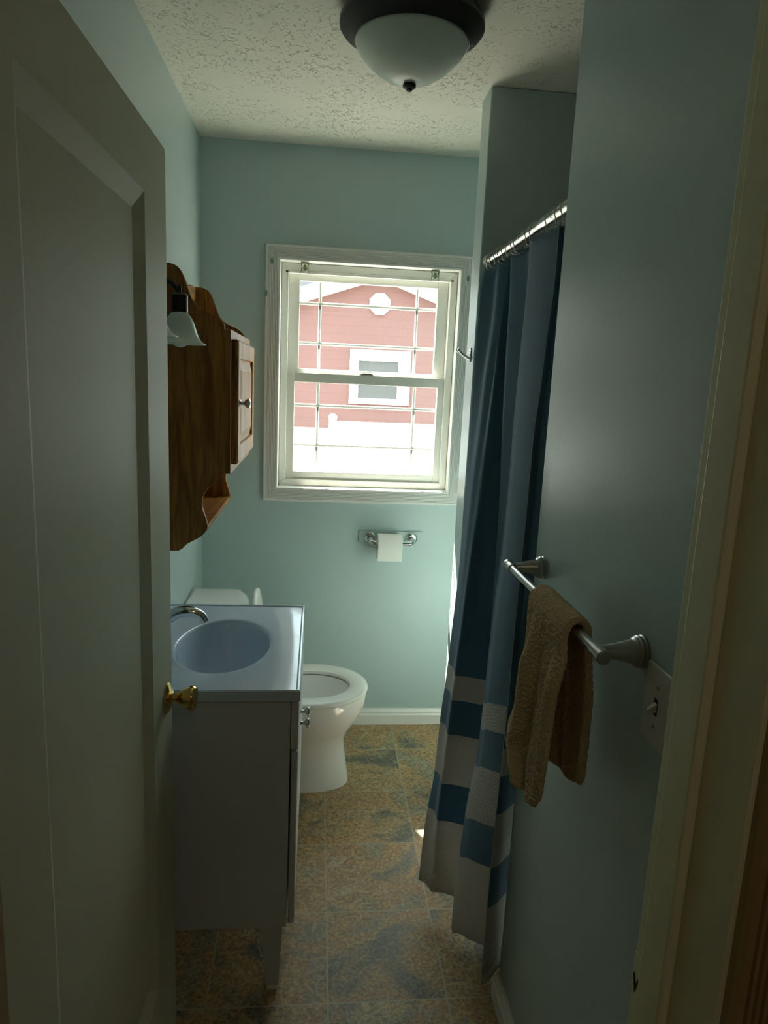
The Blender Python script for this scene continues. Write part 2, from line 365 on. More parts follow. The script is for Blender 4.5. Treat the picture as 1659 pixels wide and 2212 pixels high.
# jamb box, stepped tracks
bm = NB()
sweep_rect(bm, [(-.004, -.13), (-.004, .004), (.004, .004), (.004, -.13)], WX0+.001, WX1-.001, WZ0+.001, WZ1-.001, YD)
obj('jamb_liner', bm, 'vinyl', win, bevel=.0015)
bm = NB()
sweep_rect(bm, [(-.028, -.13), (-.028, -.030), (0, -.030), (0, -.13)], WX0+.006, WX1-.006, WZ0+.006, WZ1-.006, YD)
obj('track', bm, 'vinyl', win, bevel=.002)
bm = NB(); box(bm, WX0+.006, WX1-.006, YD+.004, YD+.03, WZ0-.001, WZ0+.006); obj('window_sill', bm, 'vinyl', win, bevel=.002)
bm = NB(); box(bm, WX0+.02, WX1-.02, YD+.030, YD+.038, WZ1-.045, WZ1-.034); obj('head_bead', bm, 'vinyl', win, bevel=.002)
def sash(name, x0, x1, z0, z1, y, st, rb, rt, vs, hs):
    bm = NB(); g = (x0+st, x1-st, z0+rb, z1-rt)
    for q in ((x0, g[0], z0, z1), (g[1], x1, z0, z1), (g[0], g[1], z0, g[2]), (g[0], g[1], g[3], z1)):
        box(bm, q[0], q[1], y, y+.026, q[2], q[3])
    s = obj(name, bm, 'vinyl', win, bevel=.002)
    b2 = NB(); box(b2, g[0]-.004, g[1]+.004, y+.012, y+.015, g[2]-.004, g[3]+.004); obj('glass_pane', b2, 'glass', s)
    b3 = NB()
    for x in vs: tube(b3, [(x, y+.0225, g[2]+.0005), (x, y+.0225, g[3]-.0005)], .0062, 12)
    for z in hs: tube(b3, [(g[0]+.0005, y+.020, z), (g[1]-.0005, y+.020, z)], .0068, 12)
    obj('grille', b3, 'vinyl', s, smooth=50)
    b4 = NB()
    for z in hs:
        for x in vs:
            box(b4, x-.006, x+.010, y+.0152, y+.028, z-.006, z+.006); box(b4, x-.005, x+.005, y+.0152, y+.027, z-.022, z-.007)
        for x in (g[0]+.004, g[1]-.004): box(b4, x-.004+.0005, x+.004-.0005, y+.0152, y+.027, z-.005, z+.005)
    obj('grille_clip', b4, M['clipg'], s)
    return s
M['clipg'] = mat('grey_grille_clip', (.5, .5, .48), .5)
up = sash('upper_sash', -.131, .537, 1.545, 1.968, 3.018, .045, .040, .028, (-.001, .409), (1.853, 1.690))
lo = sash('lower_sash', -.139, .550, 1.108, 1.568, 2.990, .040, .042, .040, (0.0, .413), (1.432, 1.262))
b_ = NB(); prism(b_, [(.170, 1.568), (.183, 1.577), (.222, 1.577), (.235, 1.568)], 'y', 2.985, 3.014); obj('sash_lock', b_, 'nickel', lo, bevel=.002)
# bracket marks on the casing, clear blind brackets
for nm, (x, z) in (('left casing near the top corner', (-.196, 1.998)), ('left casing edge below the upper mark', (-.217, 1.873)), ('right casing beside the shower partition', (.60, 1.975))):
    b_ = NB(); lathe(b_, (x, YD-.0166, z), (0, -1, 0), [(0, .0062), (.0018, .0058), (.0022, .004)], 20, sx=1, sy=2.1)
    o = obj('bracket_mark', b_, 'mark', None, smooth=40); tag(o, 'small oval green unpainted spot on the '+nm, 'bracket mark', 'unpainted bracket spots on the window casing')
def blind_bracket(x, label):
    z = WZ1-.0065; y = YD-.002
    t = thing('blind_bracket', (x, y, z), label, 'bracket', 'clear blind brackets at the window head')
    b_ = NB(); box(b_, x-.017, x+.017, y-.008, y+.014, z-.006, z-.001); obj('mounting_plate', b_, 'clear', t, bevel=.001)
    b_ = NB()
    for s in (-1, 1):
        tube(b_, spline([(x+s*.015, y-.004, z-.006), (x+s*.013, y-.008, z-.018), (x+s*.014, y-.006, z-.032), (x+s*.016, y, z-.040)], 4), .0028, 8)
    tube(b_, [(x-.014, y-.006, z-.026), (x+.014, y-.006, z-.026)], .0026, 8)
    obj('clip_arm', b_, 'clear', t, smooth=50)
    b_ = NB(); lathe(b_, (x, y-.010, z-.022), (0, 1, 0), [(0, .007), (.008, .007)], 16, sx=1, sy=1.8); obj('button', b_, 'clear', t)
blind_bracket(-.065, 'clear plastic blind bracket at the left of the window head')
blind_bracket(.464, 'clear plastic blind bracket at the right of the window head')

# ------------------------------------------------------------------ door
hx, hy, ex, ey = -.306, .650, -.296, 1.432
dlen = math.hypot(ex-hx, ey-hy); ang = math.atan2(ey-hy, ex-hx)
door = bpy.data.objects.new('door_1', None); door.location = (hx, hy, .035); door.rotation_euler = (0, 0, ang); COL.objects.link(door); door['kind'] = 'structure'
bpy.context.view_layer.update()
def dobj(name, bm, m, parent, **k):   # mesh given in the door's own frame: x along the leaf, y negative = away from the room's middle is +y
    me_o = obj(name, bm, m, None, **k); me_o.parent = parent
    return me_o
DT, DZ = .035, 1.92
bm = NB()
px0, px1, pz0, pz1, bw, dp = .125, dlen-.158, .24, DZ-.112, .034, .0125
# leaf: front face is y=0 (seen side, normal -y), back at y=DT
def quad(bm, *p): return bm.faces.new([bm.verts.new(q) for q in p])
O_ = [(0, 0), (dlen, 0), (dlen, DZ), (0, DZ)]; I1 = [(px0, pz0), (px1, pz0), (px1, pz1), (px0, pz1)]; I2 = [(px0+bw, pz0+bw), (px1-bw, pz0+bw), (px1-bw, pz1-bw), (px0+bw, pz1-bw)]
for yy, sgn in ((0, 1), (DT, -1)):
    for k in range(4):
        k2 = (k+1) % 4
        quad(bm, (O_[k][0], yy, O_[k][1]), (O_[k2][0], yy, O_[k2][1]), (I1[k2][0], yy, I1[k2][1]), (I1[k][0], yy, I1[k][1]))
        quad(bm, (I1[k][0], yy, I1[k][1]), (I1[k2][0], yy, I1[k2][1]), (I2[k2][0], yy+sgn*dp, I2[k2][1]), (I2[k][0], yy+sgn*dp, I2[k][1]))
    quad(bm, *[(x, yy+sgn*dp, z) for x, z in I2])
for k in range(4):
    k2 = (k+1) % 4
    quad(bm, (O_[k][0], 0, O_[k][1]), (O_[k2][0], 0, O_[k2][1]), (O_[k2][0], DT, O_[k2][1]), (O_[k][0], DT, O_[k][1]))
bmesh.ops.remove_doubles(bm, verts=bm.verts[:], dist=1e-5)
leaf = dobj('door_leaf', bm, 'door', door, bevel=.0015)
kx, kz = dlen-.050, .845
for s, y0 in ((-1, 0), (1, DT)):
    t = bpy.data.objects.new('door_knob', None); t.location = (kx, y0, kz); t.parent = door; COL.objects.link(t)
    bm = NB(); lathe(bm, (0, 0, 0), (0, s, 0), [(0, .032), (.003, .032), (.006, .029), (.009, .022), (.012, .014), (.0125, .012)], 36); o = obj('rosette', bm, 'brass', None, smooth=40); o.parent = t
    bm = NB(); lathe(bm, (0, 0, 0), (0, s, 0), [(.009, .011), (.018, .0095), (.024, .011), (.030, .016), (.040, .0225), (.050, .0255), (.057, .0250), (.060, .022), (.0585, .016), (.0575, .008), (.0585, 0)], 36); o = obj('grip', bm, 'brass', None, smooth=50); o.parent = t
    if s == 1: break
bm = NB()
bm.free()
# ------------------------------------------------------------------ vanity
VX, VY0, VY1, VZ = -.0217, 1.5224, 2.145, .83
van = thing('bathroom_vanity', ((XL+VX)/2, 1.834, 0), 'pale grey bathroom vanity with tapered feet against the left wall behind the door', 'vanity')
cz0, cz1 = .19, VZ-.0275
cx = -.044; sy0, sy1 = 1.530, 2.138
bm = NB()
box(bm, XL+.004, cx, sy0, sy0+.016, cz0, cz1); box(bm, XL+.004, cx, sy1-.016, sy1, cz0, cz1)
box(bm, XL+.004, cx, sy0+.016, sy1-.016, cz0, cz0+.016); box(bm, XL+.004, XL+.012, sy0+.016, sy1-.016, cz0+.016, cz1)
box(bm, cx-.018, cx, sy0+.016, sy0+.05, cz0+.016, cz1); box(bm, cx-.018, cx, sy1-.05, sy1-.016, cz0+.016, cz1); box(bm, cx-.018, cx, sy0+.05, sy1-.05, cz1-.12, cz1)
obj('cabinet_body', bm, 'cab', van, bevel=.001)
for (x, y) in ((-.105, sy0), (-.105, sy1-.05), (XL+.01, sy0), (XL+.01, sy1-.05)):
    bm = NB(); x1 = x+.052
    loft(bm, [[Vector(p) for p in ((x, y, cz0-.001), (x1, y, cz0-.001), (x1, y+.05, cz0-.001), (x, y+.05, cz0-.001))],
              [Vector(p) for p in ((x+.010, y+.004, .016), (x1-.008, y+.004, .016), (x1-.008, y+.045, .016), (x+.010, y+.045, .016))]])
    l_ = obj('foot', bm, 'cab', van, bevel=.0015)
    bm = NB(); box(bm, x+.015, x1-.012, y+.008, y+.04, 0, .0165); obj('glide', bm, 'seat', l_)
bm = NB(); box(bm, cx+.0015, VX-.003, sy0-.002, sy1, .676, cz1-.003); obj('drawer_front', bm, 'cab', van, bevel=.003)
for y0, y1, ky in ((sy0-.002, 1.8325, 1.800), (1.8355, sy1, 1.868)):
    bm = NB(); box(bm, cx+.0035, VX-.003, y0, y1, .200, .672)
    d = obj('cabinet_door', bm, 'cab', van, bevel=.004)
    bm = NB(); lathe(bm, (VX-.004, ky, .603), (1, 0, 0), [(0, .007), (.003, .005), (.010, .004), (.015, .006), (.019, .013), (.023, .014), (.026, .012), (.0275, .005), (.0275, 0)], 24)
    obj('knob', bm, 'nickel', d, smooth=50)
# cultured marble top with an oval bowl
bm = NB(); cx0, cy0, ax_, ay_ = -.238, 1.822, .125, .190
NS = 72
def ell(sx, sy, z, oy=0): return [Vector((cx0+ax_*sx*math.cos(2*PI*k/NS), cy0+oy+ay_*sy*math.sin(2*PI*k/NS), z)) for k in range(NS)]
def rectring(x0, x1, y0, y1, z):
    out = []
    for k in range(NS):
        th = 2*PI*k/NS; dx, dy = ax_*math.cos(th), ay_*math.sin(th); t_ = 1e9
        if dx > 1e-9: t_ = min(t_, (x1-cx0)/dx)
        if dx < -1e-9: t_ = min(t_, (x0-cx0)/dx)
        if dy > 1e-9: t_ = min(t_, (y1-cy0)/dy)
        if dy < -1e-9: t_ = min(t_, (y0-cy0)/dy)
        out.append([cx0+dx*t_, cy0+dy*t_, z])
    for X in (x0, x1):
        for Y in (y0, y1):
            k = min(range(NS), key=lambda i: (out[i][0]-X)**2+(out[i][1]-Y)**2); out[k][0] = X; out[k][1] = Y
    return [Vector(p) for p in out]
X0 = XL+.001
rings = [rectring(X0, VX, VY0, VY1, VZ-.027), rectring(X0, VX, VY0, VY1, VZ-.003), rectring(X0+.003, VX-.003, VY0+.003, VY1-.003, VZ),
         rectring(X0+.007, VX-.007, VY0+.007, VY1-.007, VZ), rectring(X0+.011, VX-.011, VY0+.011, VY1-.011, VZ-.0035), ell(1.10, 1.06, VZ-.0045), ell(1.02, 1.015, VZ-.0055), ell(1.0, 1.0, VZ-.0075), ell(.98, .98, VZ-.014), ell(.95, .95, VZ-.029), ell(.905, .905, VZ-.055), ell(.84, .84, VZ-.088), ell(.74, .74, VZ-.122), ell(.60, .60, VZ-.150), ell(.40, .40, VZ-.170), ell(.15, .11, VZ-.178)]
loft(bm, rings, cap0=False)
top = obj('sink_top', bm, 'marble', van, smooth=38)
bm = NB(); lathe(bm, (cx0, cy0, VZ-.1795), (0, 0, 1), [(0, .020), (.003, .021), (.005, .016), (.004, 0)], 24); obj('drain', bm, 'chrome', top, smooth=40)
# faucet
fz = VZ-.004
fa = thing('faucet', (-.435, 1.822, fz), 'chrome single arched bathroom faucet at the back of the sink', 'faucet')
bm = NB(); lathe(bm, (-.432, 1.822, fz), (0, 0, 1), [(0, .030), (.006, .030), (.012, .024), (.020, .021), (.045, .019), (.060, .017), (.066, .010), (.067, 0)], 32); obj('faucet_body', bm, 'chrome', fa, smooth=50)
bm = NB(); tube(bm, spline([(-.428, 1.822, fz+.030), (-.395, 1.822, fz+.064), (-.360, 1.822, fz+.086), (-.325, 1.822, fz+.090), (-.299, 1.822, fz+.080), (-.288, 1.822, fz+.062)], 8), [.021-.008*min(1, i/30) for i in range(41)], 20); obj('spout', bm, 'chrome', fa, smooth=60)
bm = NB(); tube(bm, spline([(-.432, 1.822, fz+.064), (-.440, 1.822, fz+.085), (-.452, 1.822, fz+.104)], 5), [.010, .0095, .009, .0085, .008, .0075, .007, .007, .0075, .008, .008], 14); obj('lever', bm, 'chrome', fa, smooth=60)

# ------------------------------------------------------------------ toilet
TY = 2.505
toi = thing('toilet', (-.2, TY, 0), 'white two piece toilet with seat down and lid raised below the window', 'toilet')
def egg(cxx, hl, hw, z, n=48, front=1.0, sq=1.0):
    out = []
    for k in range(n):
        th = 2*PI*k/n; cs, sn = math.cos(th), math.sin(th)
        ex_ = abs(cs)**sq*math.copysign(1, cs); ey_ = abs(sn)**sq*math.copysign(1, sn)
        out.append(Vector((cxx+hl*ex_*(front if cs > 0 else 1), TY+hw*ey_, z)))
    return out
bm = NB()
R_ = [egg(-.02, .178, .105, 0, sq=.85), egg(-.02, .176, .103, .02, sq=.85), egg(-.02, .166, .095, .08), egg(-.022, .160, .092, .14), egg(-.022, .160, .100, .185), egg(-.015, .175, .125, .225),
      egg(-.008, .200, .155, .275), egg(-.002, .214, .176, .325), egg(0, .216, .183, .365), egg(0, .214, .182, .378), egg(0, .150, .118, .378), egg(0, .146, .114, .360), egg(-.01, .125, .095, .29), egg(-.03, .08, .06, .21), egg(-.04, .03, .025, .19)]
loft(bm, R_); obj('bowl', bm, 'china', toi, smooth=50)
bm = NB(); box(bm, -.45, -.17, TY-.10, TY+.10, .0, .36); obj('pedestal', bm, 'china', toi, smooth=40, bevel=.025, seg=4)
bm = NB(); R_ = [egg(.001, .206, .180, .380), egg(.001, .217, .190, .381), egg(.001, .221, .194, .388), egg(.001, .217, .190, .397), egg(.001, .200, .173, .401), egg(.001, .165, .135, .400), egg(.001, .152, .121, .394), egg(.001, .152, .121, .382)]
loft(bm, R_, False, False); 
obj('seat', bm, 'seat', toi, smooth=60)
# water surface
bm = NB(); lathe(bm, (-.035, TY, .235), (0, 0, 1), [(0, .066), (.001, .066)], 32, sx=.9, sy=1.1); obj('water', bm, 'chrome', toi)
def lidring(y, off): pass
# tank: bowed front
def tankring(z, g=0, x0=-.466, d=.225, hw=.200):
    out = [Vector((x0-g, TY-hw-g, z)), ]
    n = 16
    for k in range(n+1):
        t_ = -1+2*k/n; out.append(Vector((x0+(d-.055)+g+.055*(1-abs(t_)**2.4), TY+(hw+g)*t_, z)))
    out.append(Vector((x0-g, TY+hw+g, z))); return out
bm = NB(); loft(bm, [tankring(.36, -.012), tankring(.40, -.004), tankring(.60, 0), tankring(.668, .002)]); obj('tank', bm, 'china', toi, smooth=40, bevel=.004)
bm = NB(); loft(bm, [tankring(.668, .004), tankring(.671, .008), tankring(.695, .008), tankring(.704, .004), tankring(.707, -.006)]); obj('tank_lid', bm, 'china', toi, smooth=50)
bm = NB(); lathe(bm, (-.222, TY-.14, .63), (1, 0, 0), [(-.02, .010), (.014, .010), (.016, .006)], 16); tube(bm, [(-.212, TY-.14, .63), (-.208, TY-.10, .625), (-.208, TY-.075, .622)], .005, 10); obj('flush_lever', bm, 'chrome', toi, smooth=40)
# raised lid leaning on the tank
bm = NB(); n = 48; rings = []
def lidpt(t_, r_, th):   # t_: thickness coordinate
    hgt = .182; cz_ = .395+hgt*1.0; yy = TY+.180*r_*math.cos(th); zz = hgt*r_*math.sin(th)*(1.05 if math.sin(th) > 0 else .95)
    return Vector((-.186-.020*((zz+hgt)/(2*hgt))+t_, yy, cz_+zz))
for t_, r_ in ((-.006, .93), (-.009, .98), (-.003, 1.0), (.004, .985), (.006, .93)):
    rings.append([lidpt(t_, r_, 2*PI*k/n) for k in range(n)])
loft(bm, rings); obj('lid', bm, 'seat', toi, smooth=60)
for s in (-1, 1):
    bm = NB(); lathe(bm, (-.196, TY+s*.07-.02, .385), (0, 1, 0), [(0, .014), (.04, .014)], 16); obj('seat_hinge', bm, 'seat', toi, smooth=40)

# ------------------------------------------------------------------ over-toilet wall cabinet
wc = thing('wall_cabinet', (XL, 2.41, 1.006), 'honey oak wall cabinet with scrolled sides and small panel door', 'cabinet')
prof = [(-.4755, 1.852), (-.432, 1.852), (-.409, 1.843), (-.393, 1.820), (-.380, 1.785), (-.369, 1.757), (-.353, 1.737), (-.330, 1.724), (-.297, 1.709), (-.278, 1.690), (-.276, 1.676)]
prof2 = [(-.276, 1.250), (-.290, 1.236), (-.318, 1.211), (-.338, 1.181), (-.343, 1.150), (-.333, 1.115), (-.327, 1.092), (-.329, 1.074), (-.348, 1.052), (-.386, 1.030), (-.399, 1.017), (-.413, 1.007), (-.4755, 1.006)]
def sm(P): return [(p.x, p.y) for p in spline([Vector((x, z, 0)) for x, z in P], 5)]
side = [prof[0]]+sm(prof[1:])+sm(prof2[:-1])+[prof2[-1]]
for y in (2.122, 2.682):
    bm = NB(); prism(bm, side, 'y', y, y+.016); obj('side_panel', bm, 'oak', wc, bevel=.001)
bm = NB(); box(bm, -.476, -.464, 2.138, 2.682, 1.02, 1.80); obj('back_panel', bm, 'oak', wc)
bm = NB(); prism(bm, [(2.138, 1.80), (2.682, 1.80), (2.682, 1.845), (2.60, 1.850), (2.52, 1.835), (2.41, 1.855), (2.30, 1.835), (2.22, 1.850), (2.138, 1.845)], 'x', -.464, -.450); obj('top_rail', bm, 'oakh', wc, bevel=.001)
for z in (1.655, 1.255):
    bm = NB(); box(bm, -.464, -.278, 2.138, 2.682, z, z+.016); obj('cabinet_shelf', bm, 'oakh', wc)
bm = NB(); box(bm, -.464, -.328, 2.138, 2.682, 1.070, 1.084); obj('bottom_shelf', bm, 'oakh', wc, bevel=.002)
bm = NB()
box(bm, -.276, -.258, 2.122, 2.167, 1.250, 1.676); box(bm, -.276, -.258, 2.653, 2.698, 1.250, 1.676); box(bm, -.276, -.258, 2.167, 2.653, 1.635, 1.676); box(bm, -.276, -.258, 2.167, 2.653, 1.250, 1.292)
obj('face_frame', bm, 'oak', wc, bevel=.001)
bm = NB(); y0, y1, z0, z1 = 2.150, 2.665, 1.276, 1.650
def dring(i_, x): return [Vector((x, yy, zz)) for yy, zz in ((y0+i_, z0+i_), (y1-i_, z0+i_), (y1-i_, z1-i_), (y0+i_, z1-i_))]
loft(bm, [dring(0, -.257), dring(0, -.243), dring(.006, -.238), dring(.055, -.238), dring(.058, -.247), dring(.066, -.247), dring(.092, -.239), dring(.096, -.239)])
cd = obj('cabinet_door', bm, 'oak', wc, bevel=.001)
bm = NB(); lathe(bm, (-.238, 2.183, 1.462), (1, 0, 0), [(0, .012), (.003, .011), (.005, .006), (.014, .005), (.018, .010), (.024, .0145), (.030, .0145), (.034, .009), (.035, 0)], 24); obj('knob', bm, 'nickel', cd, smooth=50)

# ------------------------------------------------------------------ vanity light
LX, LR = -.362, .0665
vl = thing('vanity_light', (XL, 1.71, 1.76), 'black vanity light with white bell glass shades in front of the wall cabinet', 'light')
bm = NB(); box(bm, XL, XL+.022, 1.44, 1.98, 1.72, 1.79); obj('back_plate', bm, 'black', vl, bevel=.006)
for yy in (1.905, 1.530):
    bm = NB(); tube(bm, spline([(XL+.015, yy, 1.755), (XL+.05, yy, 1.772), (XL+.09, yy, 1.775), (LX, yy, 1.748)], 5), .006, 12)
    lathe(bm, (LX, yy, 1.690), (0, 0, 1), [(.008, .018), (.010, .0205), (.052, .0205), (.056, .017), (.058, .007), (.064, .0045), (.070, .0055), (.078, .003), (.079, 0)], 28)
    h = obj('socket', bm, 'black', vl, smooth=40)
    bm = NB(); rz = 1.619
    pr_ = [(0, .0665), (.0025, .0655), (.006, .058), (.017, .049), (.033, .0425), (.052, .0370), (.066, .0305), (.076, .0225), (.080, .0195)]
    outp = [Vector((0, 0, 0))]
    P1 = [(z, r_) for z, r_ in [(p.x, p.y) for p in spline([Vector((a_, b2, 0)) for a_, b2 in pr_], 4)]]
    P2 = [(z, max(r_-.0028, .001)) for z, r_ in P1][::-1]
    lathe(bm, (LX, yy, rz), (0, 0, 1), P1+P2+[P1[0]], 48, close=False)
    obj('glass_shade', bm, 'frost', h, smooth=60)
    bm = NB(); lathe(bm, (LX, yy, 1.610), (0, 0, 1), [(0, 0), (.003, .012), (.010, .021), (.020, .026), (.034, .026), (.050, .018), (.065, .013), (.079, .012)], 28); obj('bulb', bm, 'frost', h, smooth=60)

# ------------------------------------------------------------------ ceiling light
lc = (.206, 1.885)
cl = thing('ceiling_light', (lc[0], lc[1], CE), 'flush ceiling light with dark bronze rim and frosted glass bowl', 'light')
bm = NB(); lathe(bm, (*lc, CE), (0, 0, -1), [(0, .150), (.012, .166), (.030, .178), (.040, .178), (.048, .172), (.056, .158), (.068, .146), (.072, .1435), (.070, .1395), (.060, .138), (.0, .138)], 72); obj('rim', bm, 'bronze', cl, smooth=35)
bm = NB(); pz = [(.066, .140), (.080, .137), (.098, .126), (.118, .106), (.138, .080), (.156, .046), (.164, .012), (.164, .004)]
P1 = [(p.x, p.y) for p in spline([Vector((a_, b2, 0)) for a_, b2 in pz], 4)]
lathe(bm, (*lc, CE), (0, 0, -1), P1+[(z-.003, max(r_-.002, .002)) for z, r_ in P1][::-1]+[P1[0]], 72, close=False); obj('glass_bowl', bm, 'frost', cl, smooth=60)
bm = NB(); lathe(bm, (*lc, CE-.158), (0, 0, -1), [(0, .004), (.004, .013), (.008, .0165), (.013, .016), (.016, .012), (.017, .008), (.021, .007), (.023, .004), (.0235, 0)], 32); obj('finial', bm, 'bronze', cl, smooth=40)
bm = NB(); lathe(bm, (*lc, CE-.002), (0, 0, -1), [(0, .006), (.150, .006)], 12)
for s in (-1, 1): tube(bm, [(lc[0]+s*.02, lc[1], CE-.05), (lc[0]+s*.05, lc[1]+s*.02, CE-.055)], .016, 14); lathe(bm, (lc[0]+s*.05, lc[1]+s*.02, CE-.055), (s*.9, s*.4, -.15), [(0, .014), (.02, .022), (.035, .026), (.05, .02), (.058, 0)], 20)
obj('lamp_holder', bm, 'bronze', cl, smooth=40)

# ------------------------------------------------------------------ shower rod, rings, curtain
RX, RZ = .5246, 1.934
rod = thing('shower_rod', (RX, 1.88, RZ), 'white and chrome tension rod across the shower opening', 'curtain rod')
bm = NB(); tube(bm, [(RX, YA0+.012, RZ), (RX, 1.70, RZ), (RX, 1.702, RZ)], .0135, 24); obj('outer_tube', bm, 'nickel', rod, smooth=40)
bm = NB(); tube(bm, [(RX, 1.702, RZ), (RX, YA1-.012, RZ)], .0118, 24); obj('inner_tube', bm, 'nickel', rod, smooth=40)
for y, s in ((YA0, 1), (YA1, -1)):
    bm = NB(); lathe(bm, (RX, y, RZ), (0, s, 0), [(0, .019), (.010, .019), (.016, .0165), (.026, .0145)], 28); obj('end_cap', bm, 'seat', rod, smooth=40)
ry = [1.535, 1.575, 1.640, 1.765, 1.80, 1.905, 1.935, 1.985, 2.03, 2.075, 2.115, 2.17, 2.215]
def mkring(y):
    bm = NB(); pts = []
    for k in range(25):
        th = PI/2+2*PI*k/24*.93; pts.append((RX+.0195*math.cos(th), y+.004*math.sin(th*2), RZ-.004+.0185*math.sin(th)+(-.012 if math.sin(th) < -.6 else 0)))
    tube(bm, pts, .0013, 8); return bm
names_ring = []
for i, y in enumerate(ry):
    if i == 0:
        r_ = obj('curtain_ring', mkring(0), 'nickel', None, smooth=60); r_.location = (0, y, 0)
        first = r_
    else:
        r_ = first.copy(); COL.objects.link(r_); r_.location = (0, y, 0); r_.rotation_euler = (0, 0, 0)
    tag(r_, 'thin wire curtain ring hooked over the shower rod', 'curtain ring', 'curtain rings along the shower rod')

FL = {
 'S0': [(0.512,2.240,1.915),(0.496,2.23,1.878),(0.481,2.171,1.633),(0.465,2.101,1.34),(0.453,2.044,1.104),(0.441,2.011,0.966),(0.423,1.971,0.802),(0.412,1.945,0.694),(0.393,1.913,0.559),(0.378,1.871,0.386),(0.355,1.846,0.28),(0.337,1.802,0.097)],
 'N': [(0.523,2.123,1.915),(0.520,2.102,1.825),(0.515,2.086,1.74),(0.505,2.072,1.667),(0.493,2.054,1.575),(0.481,2.03,1.447),(0.466,2.002,1.301),(0.448,1.965,1.09),(0.420,1.90,.73),(0.352,1.775,.105)],
 'B': [(0.533,2.045,1.915),(0.531,2.039,1.856),(0.521,2.028,1.788),(0.511,2.01,1.681),(0.504,1.989,1.557),(0.49,1.964,1.415),(0.471,1.928,1.201),(0.456,1.91,1.093),(0.443,1.891,0.984),(0.431,1.87,0.86),(0.417,1.849,0.736),(0.404,1.827,0.601),(0.391,1.803,0.46),(0.376,1.777,0.309),(0.367,1.744,0.102)],
 'M': [(0.524,1.991,1.915),(0.525,1.97,1.799),(0.52,1.949,1.679),(0.516,1.917,1.489),(0.515,1.896,1.363),(0.513,1.868,1.199),(0.508,1.847,1.078),(0.503,1.824,0.942),(.495,1.78,.60),(.475,1.68,.10)],
 'D': [(0.520,1.798,1.915),(0.521,1.793,1.852),(0.517,1.783,1.763),(0.51,1.769,1.638),(0.502,1.752,1.48),(0.498,1.738,1.356),(0.493,1.726,1.24),(0.487,1.713,1.127),(0.475,1.701,1.013),(0.466,1.688,0.898),(0.46,1.676,0.782),(0.447,1.654,0.586),(0.428,1.643,0.483),(0.413,1.629,0.352),(0.399,1.611,0.188),(0.397,1.601,0.112)],
 'E': [(0.520,1.580,1.900),(0.519,1.573,1.808),(0.515,1.568,1.74),(0.507,1.562,1.644),(0.502,1.556,1.547),(0.493,1.55,1.461),(0.49,1.545,1.379),(0.489,1.54,1.305),(0.485,1.534,1.224),(0.483,1.529,1.147),(0.478,1.522,1.03),(0.475,1.516,0.938),(0.473,1.509,0.831),(0.470,1.504,0.755),(0.465,1.496,0.644),(0.461,1.49,0.554),(0.456,1.483,0.44),(0.452,1.473,0.284),(0.446,1.458,0.070)]}
LV = 80
lev = np.linspace(0, 1, LV)    # 0 top, 1 hem
L3 = {}
for k, v in FL.items():
    A_ = np.array(v); s = (A_[0, 2]-A_[:, 2])/(A_[0, 2]-A_[-1, 2])
    arr = np.stack([np.interp(lev, s, A_[:, i]) for i in range(3)], 1)
    for _ in range(3):
        arr[1:-1, :2] = (arr[:-2, :2]+2*arr[1:-1, :2]+arr[2:, :2])/4
    L3[k] = arr
def off(P, dx, dy): 
    q = P.copy(); q[:, 0] += dx; q[:, 1] += dy; return q
one = np.ones(LV); up_ = np.clip(1-lev/.36, 0, 1); upM = np.clip(1-(lev-.25)/.35, 0, 1); dn = np.clip((lev-.45)/.3, 0, 1); grow = np.clip(lev/.15, 0, 1)
S0, N_, B_, M_, D_, E_ = (L3[k] for k in ('S0', 'N', 'B', 'M', 'D', 'E'))
mid = lambda a_, b2, t_=.5: a_*(1-t_)+b2*t_
EP = np.stack([np.interp(1-lev*1, [0, 1], [0, 0])]*3, 1); zE = 1.90-(1.90-.175)*lev
EP[:, 0] = np.interp(zE, E_[::-1, 2], E_[::-1, 0]); EP[:, 1] = np.interp(zE, E_[::-1, 2], E_[::-1, 1]); EP[:, 2] = zE
cols = [off(S0, .045+.015*lev, .020-.03*lev), off(S0, .015, .012), S0,
        off(mid(S0, N_), .022*up_, 0), N_, off(mid(N_, B_), .020*up_, 0), B_,
        off(B_, .022+.010*grow, -.006), off(mid(B_, M_, .6), .020+.055*grow, -.02*grow), off(M_, .014, .014), M_, off(mid(M_, D_, .45), .006+.020*upM, 0),
        off(mid(M_, D_, .75), .018+.030*grow, 0), off(D_, .016*grow+.004, .018*grow), D_, off(D_, -.004+.004*lev, -.022), off(mid(D_, EP, .35), -.004-.006*lev, 0), off(mid(D_, EP, .7), -.003-.004*lev, 0), off(EP, .0015, .002)]
colsB = [off(EP, .022, .016), off(E_, .010, .006), E_, off(E_, .013, .001+.004*dn), off(E_, .017+.008*dn, -.014+.028*dn), off(E_, .028+.025*dn, -.034+.078*dn), off(E_, .060+.02*dn, -.01+.08*dn)]
